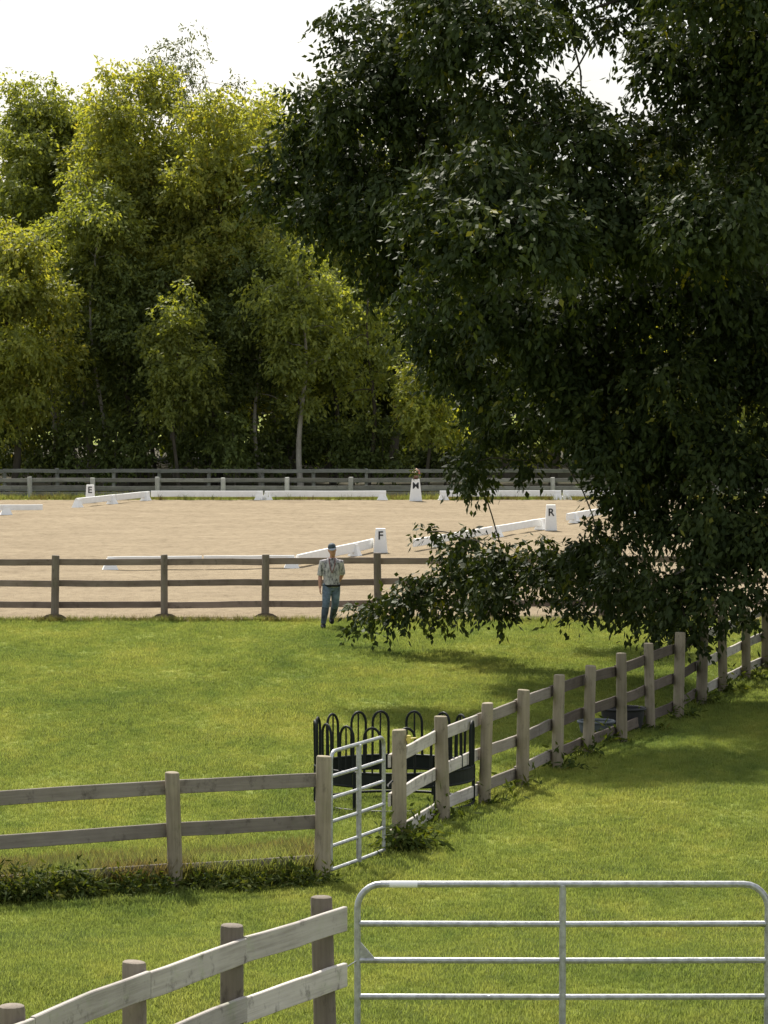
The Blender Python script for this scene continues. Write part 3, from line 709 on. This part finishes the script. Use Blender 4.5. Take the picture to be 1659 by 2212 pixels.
    for k in range(9):
        a = -math.pi + k * math.pi / 8
        x, y = 0.078 * math.cos(a), 0.10 * math.sin(a); f = math.sin(-a)
        rings.append([hq + Vector((x * 0.96, y * 0.96, 0.006)), hq + Vector((x * 1.05, y - 0.07 * f, -0.022 * f)), hq + Vector((x * 1.05, y - 0.07 * f, -0.014 * f)), hq + Vector((x * 0.96, y * 0.96, 0.014))])
    b.ring_loft(rings); bow(b); b.build('peak', M['cap_light'], cp)
    b = MB(); b.ring_loft([ell_ring(hc + Vector((0, 0.024, z)), rx, ry) for z, rx, ry in ((-0.075, 0.062, 0.062), (-0.03, 0.077, 0.082), (0.04, 0.079, 0.090))]); bow(b); b.build('hair', M['hair'], t)
    b = MB(); b.tube([(-0.055, -0.055, 1.43), (-0.045, -0.115, 1.34), (-0.02, -0.139, 1.20), (0.01, -0.140, 1.13), (0.035, -0.139, 1.20), (0.07, -0.115, 1.34), (0.075, -0.05, 1.43)], 0.010, 6); b.build('lanyard', M['lanyard'], t)
person()

# ------------------------------------------------------------------ trees
def stem_tree(name, label, group, base, lobes, leafmat, barkmat, r0, L, W, dens, droop, fork=None, extra=None, fill=0.45, seed=1, bend=0.0):
    """lobes: list of (centre, radii) in world space"""
    rg = np.random.RandomState(seed); rr = random.Random(seed)
    base = Vector(base)
    t = thing(name, label, 'tree' if 'shrub' not in name else 'shrub', base, 0, group)
    mb = MB(); cs = [Vector(c) - base for c, r in lobes]
    zt = max(c.z for c in cs) * 0.9
    cx = sum((c for c in cs), Vector()) / len(cs)
    tops = Vector((cx.x * 0.7, cx.y * 0.7, zt))
    tr = []
    nseg = 12
    for i in range(nseg + 1):
        q = i / nseg
        tr.append(Vector((tops.x * q ** 1.5 + bend * math.sin(q * 3.1) + 0.02 * zt * math.sin(q * 7 + seed), tops.y * q ** 1.5 + 0.02 * zt * math.cos(q * 6 + seed), -0.3 + (zt + 0.3) * q)))
    mb.tube(tr, [r0 * (1.35 if i == 0 else 1) * (1 - 0.9 * (i / nseg)) + 0.012 for i in range(nseg + 1)], 10)
    order = sorted(range(len(cs)), key=lambda i: min((cs[i] - p).length for p in tr[2:]))
    nodes = [(p, r0 * (1 - 0.9 * (i / nseg)) * 0.6, 0.0) for i, p in enumerate(tr) if i >= 2]
    for i in order:
        c = cs[i]
        best = min(nodes, key=lambda q: (q[0] - c).length + 0.35 * q[2] + max(0, q[0].z - c.z) * 0.15)
        ra = min(best[1], 0.03 + 0.035 * (best[0] - c).length, (0.02 if c.z < 3.2 else 0.03) if best[2] > 3.5 else 9); rb_ = max(0.012, ra * 0.6)
        limb(mb, best[0], c, ra, rb_, 0.08, 6, 6, rr)
        nodes.append((c, rb_, best[2] + (best[0] - c).length))
    mb.build('trunk', barkmat, t)
    Q, T = [], []
    for c, (cc, rad) in zip(cs, lobes):
        rm = (rad[0] * rad[1] * rad[2]) ** (1 / 3)
        nl = int(dens * rm ** 2)
        if rm < 0.45:
            q, tn = lobe_leaves(tuple(c), rad, nl, L, W, droop, rg=rg, fill=fill); Q.append(q); T.append(tn); continue
        q, tn = lobe_leaves(tuple(c), rad, nl // 4, L, W, droop, rg=rg, fill=0.2); Q.append(q); T.append(tn)
        for k in range(7):
            u = unit(rg.normal(size=3) + np.array([0, 0, 0.25])); sr = rg.uniform(0.36, 0.56)
            q, tn = lobe_leaves(tuple(np.array(c) + u * np.array(rad) * rg.uniform(0.55, 0.8)), (rad[0] * sr * 1.15, rad[1] * sr * 1.15, rad[2] * sr * 0.75), int(nl * 0.75 / 7), L, W, droop, rg=rg, fill=fill)
            Q.append(q); T.append(np.clip(tn + rg.normal() * 0.10, 0, 0.96))
    Q = np.concatenate(Q); T = np.concatenate(T)
    if extra is not None:
        for cc, rad, n in extra:
            c = Vector(cc) - base; q, tn = lobe_leaves(tuple(c), rad, n, L, W, droop, rg=rg, fill=0.2)
            Q = np.concatenate([Q, q]); T = np.concatenate([T, np.ones(len(q))])
    quad_cloud('crown', Q, T, leafmat, t)
    return t

# the big tree that hangs over the paddock fence; its trunk stands just outside the frame
BIG = [(860,100,60,105),(1000,60,59,125),(1125,70,60,95),(960,-60,60,120),(1190,-60,58,105),(1420,0,60,105),(1340,-120,60,130),(1550,0,58,140),(1470,130,60,105),(1600,180,60,140),
       (1720,60,60,190),(1740,350,60,190),(1110,250,60,105),(1250,320,60,105),(1390,300,60,100),(690,250,61,75),(800,215,59,110),(930,260,60,130),(645,340,61,80),(760,380,60,115),(605,420,61,70),
       (705,480,60,85),(880,420,59,130),(1030,400,58,130),(855,555,60,95),(980,560,58,125),(1130,520,57,140),(1280,480,58,140),(1430,450,58,140),(1560,480,58,150),(960,690,60,70),(1060,700,58,115),
       (1200,680,57,140),(1350,650,57,140),(1500,660,58,140),(1640,700,58,150),(965,770,60,55),(1055,830,59,75),(1170,840,57,120),(1310,830,57,130),(1450,850,57,130),(1600,880,57,150),(1060,935,60,60),
       (1165,905,59,70),(1290,920,58,75),(1015,1005,60,42),(1035,1050,61,25),(1340,970,57,90),(1450,1010,57,110),(1590,1040,56,130),(1335,1060,57,55),(1410,1125,57,62),(1525,1165,56,88),(1625,1190,56,100),(1455,1280,56,62),
       (1545,1290,55,70),(1000,1235,63,68),(1080,1245,62,72),(1180,1235,61,75),(1280,1225,60,70),(905,1285,64,52),(830,1315,64,38),(775,1330,65,26),(950,1305,64,40),(1060,1305,62,38),(1350,1250,58,52),(1430,1335,57,45),(1495,1360,56,35),
       (1000,1165,63,34),(925,1150,63,20),(745,95,61,34),(725,30,61,26),(775,25,61,30),(1240,40,60,45),(1330,60,60,35),(1235,1310,60,28),(1640,1290,55,40),(1340,1185,58,38),(1290,1165,59,40),(1380,1050,57,58),(1560,1110,56,90),(1320,1280,59,45),(1390,1290,58,55),(1090,1205,63,30),(1250,1195,61,28),(1145,995,60,28),(1275,965,59,40),(1205,190,60,32),(1250,225,60,40)]
lob = []
rg = np.random.RandomState(5)
for x, y, D, r in BIG:
    if x > 930 and y < 650 and not (1150 < x < 1450 and y < 240): D -= 4.0
    D += rg.uniform(-1.2, 1.2); q = dp(x, y, D); rm = r * D / FPX
    lob.append((tuple(q), (rm, rm * 1.15, rm * 0.92)))
for k in range(46):
    x = rg.uniform(1000, 2500); y = rg.uniform(-350, 900); D = rg.uniform(61, 71); r = rg.uniform(110, 180)
    if abs(x - 1285) < r + 75 and abs(y - 150) < r + 75: continue
    if y < 150 and x < 1150: continue
    q = dp(x, y, D); rm = r * D / FPX; lob.append((tuple(q), (rm, rm, rm * 0.9)))
for k in range(16):
    x = rg.uniform(1720, 2300); y = rg.uniform(-100, 1100); D = rg.uniform(54, 60); r = rg.uniform(120, 180)
    q = dp(x, y, D); rm = r * D / FPX; lob.append((tuple(q), (rm, rm, rm * 0.9)))
tb = dp(1790, 1400, 61); 
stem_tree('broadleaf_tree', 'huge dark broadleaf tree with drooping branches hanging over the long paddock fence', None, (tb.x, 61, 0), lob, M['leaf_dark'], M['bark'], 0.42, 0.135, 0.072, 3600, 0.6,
          extra=[(dp(1010, 352, 56.6), (0.16, 0.1, 0.14), 60), (dp(1475, 530, 56), (0.12, 0.1, 0.12), 40), (dp(1500, 565, 56), (0.25, 0.1, 0.1), 60)], seed=21)

# woods behind the arena
WG = 'trees of the wood behind the arena'
def crown_lobes(x, ytop, ybot, wpx, D, n, seed, rf=(0.22, 0.38), squash=0.9):
    """boughs spread through an egg shaped crown"""
    rg = np.random.RandomState(seed); out_ = []
    s = FPX / D; cz = (ytop + ybot) / 2; c = dp(x, cz, D); H = (ybot - ytop) / s / 2; W_ = wpx / s / 2
    for k in range(n):
        u = unit(rg.normal(size=3)); rad = rg.uniform(0.3, 0.98)
        wz = 1.0 - 0.35 * max(0, u[2]) ** 2
        p = Vector((c.x + u[0] * W_ * rad * wz, D + u[1] * W_ * rad, c.z + u[2] * H * rad))
        r = W_ * rg.uniform(*rf); out_.append((tuple(p), (r, r, r * squash)))
    return out_
def wood_tree(name, label, x, ytop, ybot, wpx, D, n, mat, bark, r0, dens, seed, L=0.24, W=0.12, droop=0.45, rf=(0.22, 0.38), bx=None, bend=0.0, fill=0.45, squash=0.9, group=WG):
    b = dp(bx if bx is not None else x, 1000, D)
    if n >= 24: wpx *= 1.22; n = int(n * 1.2)
    if L == 0.24: L, W, dens = 0.20, 0.105, dens * 1.5
    return stem_tree(name, label, group, (b.x, D, float(zg(b.x, D))), crown_lobes(x, ytop, ybot, wpx, D, n, seed, rf, squash), M[mat], M[bark], r0, L, W, dens, droop, seed=seed, bend=bend, fill=fill)
wood_tree('broadleaf_tree', 'low bright yellow green tree leafy to the ground at the end of the dark fence', 30, 470, 1015, 290, 138, 40, 'leaf_yellow', 'bark', 0.16, 640, 31)
wood_tree('broadleaf_tree', 'round topped green tree standing behind the low yellow green tree', 95, 145, 700, 290, 150, 46, 'leaf_mid', 'bark', 0.2, 600, 32, bx=110)
wood_tree('broadleaf_tree', 'broad yellow green tree in front of the feathery tree', 295, 150, 690, 290, 146, 46, 'leaf_yellow', 'bark', 0.2, 580, 33)
wood_tree('broadleaf_tree', 'tall thin feathery tree sticking up above the wood', 405, 85, 360, 240, 156, 23, 'leaf_grey', 'bark', 0.12, 330, 34, L=0.20, W=0.07, rf=(0.2, 0.34), fill=0.2, squash=1.5)
wood_tree('broadleaf_tree', 'yellow green tree under the feathery tree', 475, 222, 720, 270, 143, 44, 'leaf_yellow', 'bark', 0.19, 580, 35)
wood_tree('broadleaf_tree', 'yellow topped tree half behind the huge dark tree', 650, 165, 640, 250, 147, 42, 'leaf_yellow', 'bark', 0.2, 580, 36)
wood_tree('broadleaf_tree', 'tall tree almost hidden behind the huge dark tree', 850, 230, 760, 280, 150, 30, 'leaf_mid', 'bark', 0.2, 460, 37)
wood_tree('broadleaf_tree', 'slim dark tree with a pale leaning trunk between the yellow green trees', 195, 360, 660, 200, 141, 24, 'leaf_mid', 'bark_pale', 0.085, 520, 38, bx=222, bend=-0.15)
wood_tree('broadleaf_tree', 'small sunlit tree standing out against the dark middle of the wood', 378, 560, 960, 160, 137, 26, 'leaf_mid', 'bark', 0.07, 520, 39, rf=(0.22, 0.45))
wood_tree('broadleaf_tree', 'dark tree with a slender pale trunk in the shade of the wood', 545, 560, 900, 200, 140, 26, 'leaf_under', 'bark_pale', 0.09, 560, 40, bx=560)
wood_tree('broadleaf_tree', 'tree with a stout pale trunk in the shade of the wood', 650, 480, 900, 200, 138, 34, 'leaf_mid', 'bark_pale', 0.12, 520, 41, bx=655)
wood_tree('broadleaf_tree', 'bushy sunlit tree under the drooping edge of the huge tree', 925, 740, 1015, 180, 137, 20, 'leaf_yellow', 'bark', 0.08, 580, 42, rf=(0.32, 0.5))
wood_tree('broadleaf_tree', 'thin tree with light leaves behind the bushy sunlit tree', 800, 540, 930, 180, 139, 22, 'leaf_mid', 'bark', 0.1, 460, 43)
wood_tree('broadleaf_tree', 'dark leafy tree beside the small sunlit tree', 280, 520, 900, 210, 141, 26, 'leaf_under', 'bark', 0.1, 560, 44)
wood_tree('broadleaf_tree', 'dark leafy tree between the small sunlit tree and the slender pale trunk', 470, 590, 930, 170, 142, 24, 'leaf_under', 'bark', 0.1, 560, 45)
wood_tree('broadleaf_tree', 'leafy green tree filling the gap behind the slim pale trunk', 190, 215, 760, 260, 153, 44, 'leaf_mid', 'bark', 0.16, 560, 46)
wood_tree('broadleaf_tree', 'leafy yellowish tree behind the small sunlit tree', 385, 235, 800, 250, 152, 44, 'leaf_yellow', 'bark', 0.16, 560, 47)
wood_tree('broadleaf_tree', 'green tree with hanging boughs over the slender pale trunk', 560, 250, 800, 240, 151, 42, 'leaf_mid', 'bark', 0.16, 560, 48)
wood_tree('broadleaf_tree', 'leafy tree whose boughs hang behind the stout pale trunk', 720, 430, 930, 200, 144, 30, 'leaf_mid', 'bark', 0.1, 520, 25)
wood_tree('broadleaf_tree', 'yellowish tree with ragged boughs behind the slender pale trunk', 590, 420, 900, 190, 145, 30, 'leaf_yellow', 'bark', 0.1, 420, 26)
wood_tree('broadleaf_tree', 'ragged green tree behind and above the small sunlit tree', 330, 440, 930, 190, 144, 28, 'leaf_mid', 'bark', 0.1, 420, 27)
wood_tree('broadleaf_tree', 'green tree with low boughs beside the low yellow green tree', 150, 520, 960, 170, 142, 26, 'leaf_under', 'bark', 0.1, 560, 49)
k = 0
for x, yt, D, wpx, mat in ((-20, 300, 152, 300, 'leaf_mid'), (1080, 300, 151, 260, 'leaf_mid'), (1300, 380, 149, 260, 'leaf_mid'), (1500, 300, 152, 260, 'leaf_mid'), (1690, 320, 150, 260, 'leaf_mid'),
                           (1200, 620, 141, 230, 'leaf_mid'), (1420, 600, 141, 230, 'leaf_yellow'), (1620, 620, 140, 230, 'leaf_mid')):
    wood_tree('broadleaf_tree', 'wood tree that shows only through gaps in the huge dark tree' if k else 'dark green tree at the edge of the wood behind the low yellow tree', x, yt, yt + 420, wpx, D, 24, mat, 'bark', 0.18, 330, 50 + k, L=0.28, W=0.15); k += 1
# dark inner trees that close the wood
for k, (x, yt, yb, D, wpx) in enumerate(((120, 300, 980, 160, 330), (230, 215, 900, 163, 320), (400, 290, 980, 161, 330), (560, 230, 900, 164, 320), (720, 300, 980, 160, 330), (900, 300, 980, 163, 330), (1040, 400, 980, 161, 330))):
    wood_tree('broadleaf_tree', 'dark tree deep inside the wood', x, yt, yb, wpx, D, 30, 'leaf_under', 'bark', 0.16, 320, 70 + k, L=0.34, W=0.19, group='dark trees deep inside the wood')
# understory shrubs
for k in range(17):
    x = -20 + k * 66 + random.uniform(-15, 15); D = random.uniform(138, 143); yt = random.uniform(830, 915)
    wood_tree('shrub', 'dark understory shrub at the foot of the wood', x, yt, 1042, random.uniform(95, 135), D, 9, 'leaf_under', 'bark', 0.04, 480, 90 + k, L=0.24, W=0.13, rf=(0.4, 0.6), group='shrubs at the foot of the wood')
def wood_mass():
    rg = np.random.RandomState(99); Q, T = [], []
    for k in range(150):
        c = (rg.uniform(-34, 36), rg.uniform(168, 178), rg.uniform(0.5, 11)); r = rg.uniform(1.8, 2.8)
        q, tn = lobe_leaves(c, (r, r, r), 420, 0.55, 0.34, 0.3, rg=rg); Q.append(q); T.append(tn)
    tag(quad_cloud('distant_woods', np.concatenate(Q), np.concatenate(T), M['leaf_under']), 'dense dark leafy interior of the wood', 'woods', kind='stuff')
wood_mass()

# ------------------------------------------------------------------ weeds
def weeds():
    rg = np.random.RandomState(8); Q, T = [], []
    def clump(x, y, r, h, n, L=0.16, W=0.06):
        z = float(zg(x, y)); q, tn = lobe_leaves((x, y, z + h * 0.5), (r, r, h * 0.5), n, L, W, 0.25, 6, rg, 0.1, 0.5); Q.append(q); T.append(tn)
    A, B, C = Vector(pm[0][:3]), Vector(pm[1][:3]), Vector(pm[2][:3])
    for i in range(90):
        t = i / 89; p = A.lerp(B, t * 2) if t < 0.5 else B.lerp(C, t * 2 - 1)
        left = max(0.0, 1 - max(0, (p.x + 4.2)) / 2.2)
        h = rg.uniform(0.05, 0.2) * (0.6 + 0.5 * math.sin(i * 1.3)) + 0.05 + 0.18 * left
        if left < 0.5 and rg.random_sample() < 0.4: continue
        clump(p.x + rg.uniform(-0.1, 0.1), p.y - 0.12 + rg.uniform(-0.22, 0.12), rg.uniform(0.1, 0.2), h, int(120 + 110 * left), 0.085, 0.028)
    for i in range(12): clump(pd[0][0] + rg.uniform(-0.15, 0.25), pd[0][1] + rg.uniform(-0.3, 0.0), 0.13, rg.uniform(0.15, 0.38), 60, 0.12, 0.045)
    for j in range(1, len(pd)):
        for i in range(5): clump(pd[j][0] + rg.uniform(-0.25, 0.25), pd[j][1] + rg.uniform(-0.3, 0.1), 0.12, rg.uniform(0.1, 0.22), 40, 0.12, 0.04)
    tag(quad_cloud('weeds', np.concatenate(Q), np.concatenate(T), M['weed']), 'leafy weeds growing along the foot of the paddock fences', 'weeds', kind='stuff')
weeds()
for i, (x, y, zb, zt, r) in enumerate(pa):
    mb = MB(); n = 16
    rr_ = [random.uniform(0.8, 1.2) for _ in range(n)]
    mb.ring_loft([[(x + q * rr_[k] * math.cos(2 * math.pi * k / n), y - 0.02 + q * 0.8 * rr_[k] * math.sin(2 * math.pi * k / n), z) for k in range(n)] for q, z in ((0.30, -0.02), (0.22, 0.05), (0.14, 0.10), (0.05, 0.12))])
    tag(mb.build('soil_mound', M['soil']), 'small mound of dirt round the foot of a brown arena fence post', 'mound', 'dirt mounds at the arena fence posts')

# ------------------------------------------------------------------ grass
def tuft_mesh(name, nb, h, spread, wdt_, mat, seed):
    rg = random.Random(seed); v, f = [], []
    for k in range(nb):
        a = rg.uniform(0, 6.283); r = spread * math.sqrt(rg.random()); x, y = r * math.cos(a), r * math.sin(a)
        b = rg.uniform(0, 6.283); ln = h * rg.uniform(0.5, 1.1); le = rg.uniform(0.15, 0.75) * ln
        dx, dy = math.cos(b), math.sin(b); px, py = -dy * wdt_ / 2, dx * wdt_ / 2; i = len(v)
        v += [(x - px, y - py, -0.01), (x + px, y + py, -0.01), (x + dx * le * 0.35 + px * 0.8, y + dy * le * 0.35 + py * 0.8, ln * 0.6), (x + dx * le * 0.35 - px * 0.8, y + dy * le * 0.35 - py * 0.8, ln * 0.6), (x + dx * le, y + dy * le, ln)]
        f += [(i, i + 1, i + 2, i + 3), (i + 3, i + 2, i + 4)]
    me = bpy.data.meshes.new(name); me.from_pydata(v, [], f); me.materials.append(mat); me.update()
    return bpy.data.objects.new(name, me)
def grass_field(name, label, pts, scl, tufts):
    me = bpy.data.meshes.new(name); n = len(pts)
    me.vertices.add(n); me.vertices.foreach_set('co', pts.astype(np.float32).ravel()); me.update()
    a = me.attributes.new('size', 'FLOAT', 'POINT'); a.data.foreach_set('value', scl.astype(np.float32))
    o = link(name, me); tag(o, label, 'grass', kind='stuff')
    g = bpy.data.node_groups.new(name, 'GeometryNodeTree')
    g.interface.new_socket('Geometry', in_out='INPUT', socket_type='NodeSocketGeometry'); g.interface.new_socket('Geometry', in_out='OUTPUT', socket_type='NodeSocketGeometry')
    N = g.nodes; Lk = g.links
    gi = N.new('NodeGroupInput'); go = N.new('NodeGroupOutput'); jn = N.new('GeometryNodeJoinGeometry')
    idx = N.new('GeometryNodeInputIndex')
    for k, tf in enumerate(tufts):
        ip = N.new('GeometryNodeInstanceOnPoints'); ob = N.new('GeometryNodeObjectInfo'); ob.inputs['Object'].default_value = tf; ob.inputs['As Instance'].default_value = True
        rv = N.new('FunctionNodeRandomValue'); rv.data_type = 'FLOAT_VECTOR'; rv.inputs[0].default_value = (0, 0, 0); rv.inputs[1].default_value = (0, 0, 6.283); rv.inputs['Seed'].default_value = k
        na = N.new('GeometryNodeInputNamedAttribute'); na.data_type = 'FLOAT'; na.inputs['Name'].default_value = 'size'
        md = N.new('ShaderNodeMath'); md.operation = 'MODULO'; md.inputs[1].default_value = len(tufts)
        cp = N.new('ShaderNodeMath'); cp.operation = 'COMPARE'; cp.inputs[1].default_value = k; cp.inputs[2].default_value = 0.1
        Lk.new(idx.outputs[0], md.inputs[0]); Lk.new(md.outputs[0], cp.inputs[0]); Lk.new(cp.outputs[0], ip.inputs['Selection'])
        Lk.new(gi.outputs[0], ip.inputs['Points']); Lk.new(ob.outputs['Geometry'], ip.inputs['Instance'])
        Lk.new(rv.outputs[0], ip.inputs['Rotation']); Lk.new(na.outputs[0], ip.inputs['Scale']); Lk.new(ip.outputs[0], jn.inputs[0])
    Lk.new(jn.outputs[0], go.inputs[0])
    md = o.modifiers.new('grass', 'NODES'); md.node_group = g
    return o
def lawn_points(n, y0, y1, margin, rg, power=1.0):
    y = y0 + (y1 - y0) * rg.random_sample(n) ** power
    x = (rg.random_sample(n) * 2 - 1) * (0.112 * y + margin)
    return x, y
rg = np.random.RandomState(17)
x, y = lawn_points(330000, 21, 72.3, 2.5, rg, 1.15)
sc_ = 0.75 + 0.5 * rg.random_sample(len(x))
sc_ *= 0.8 + 0.5 * (np.sin(x * 1.7 + y * 0.6) * np.sin(y * 1.1 - x) * 0.5 + 0.5)
keep = ~((y > 71.9) & (rg.random_sample(len(x)) > 0.4)); x, y, sc_ = x[keep], y[keep], sc_[keep]
grass_field('lawn_grass', 'short green grass of the lawn and paddock', np.stack([x, y, zg(x, y)], 1), sc_,
            [tuft_mesh('grass_tuft', 9, 0.050, 0.055, 0.007, M['blade'], 1), tuft_mesh('grass_tuft', 8, 0.042, 0.055, 0.008, M['blade'], 2), tuft_mesh('grass_tuft', 7, 0.066, 0.045, 0.007, M['blade'], 3)])
# longer dry grass just behind the paddock fence and along the arena edge
n = 16000
x = rg.uniform(-8, -0.7, n); fy = np.interp(x, [pm[0][0], pm[1][0], pm[2][0], 3], [pm[0][1], pm[1][1], pm[2][1], 39]); y = fy + np.abs(rg.normal(size=n)) * 1.1
sc_ = (0.6 + 0.7 * rg.random_sample(n)) * np.clip(1.25 - (y - fy) * 0.3, 0.3, 1.2)
n2 = 5000; x2 = rg.uniform(-12, 14, n2); y2 = 72.0 + rg.normal(size=n2) * 0.16
x = np.concatenate([x, x2]); y = np.concatenate([y, y2]); sc_ = np.concatenate([sc_, 0.3 + 0.4 * rg.random_sample(n2)])
n3 = 14000; x3 = rg.uniform(-18, 20, n3); y3 = rg.uniform(125.6, 132, n3)
x = np.concatenate([x, x3]); y = np.concatenate([y, y3]); sc_ = np.concatenate([sc_, 0.5 + 0.8 * rg.random_sample(n3)])
grass_field('rough_grass', 'long rough yellowing grass behind the paddock fence and along the arena edges', np.stack([x, y, zg(x, y)], 1), sc_,
            [tuft_mesh('rough_tuft', 11, 0.24, 0.06, 0.009, M['blade_dry'], 5), tuft_mesh('rough_tuft', 9, 0.19, 0.07, 0.009, M['blade_dry'], 6)])
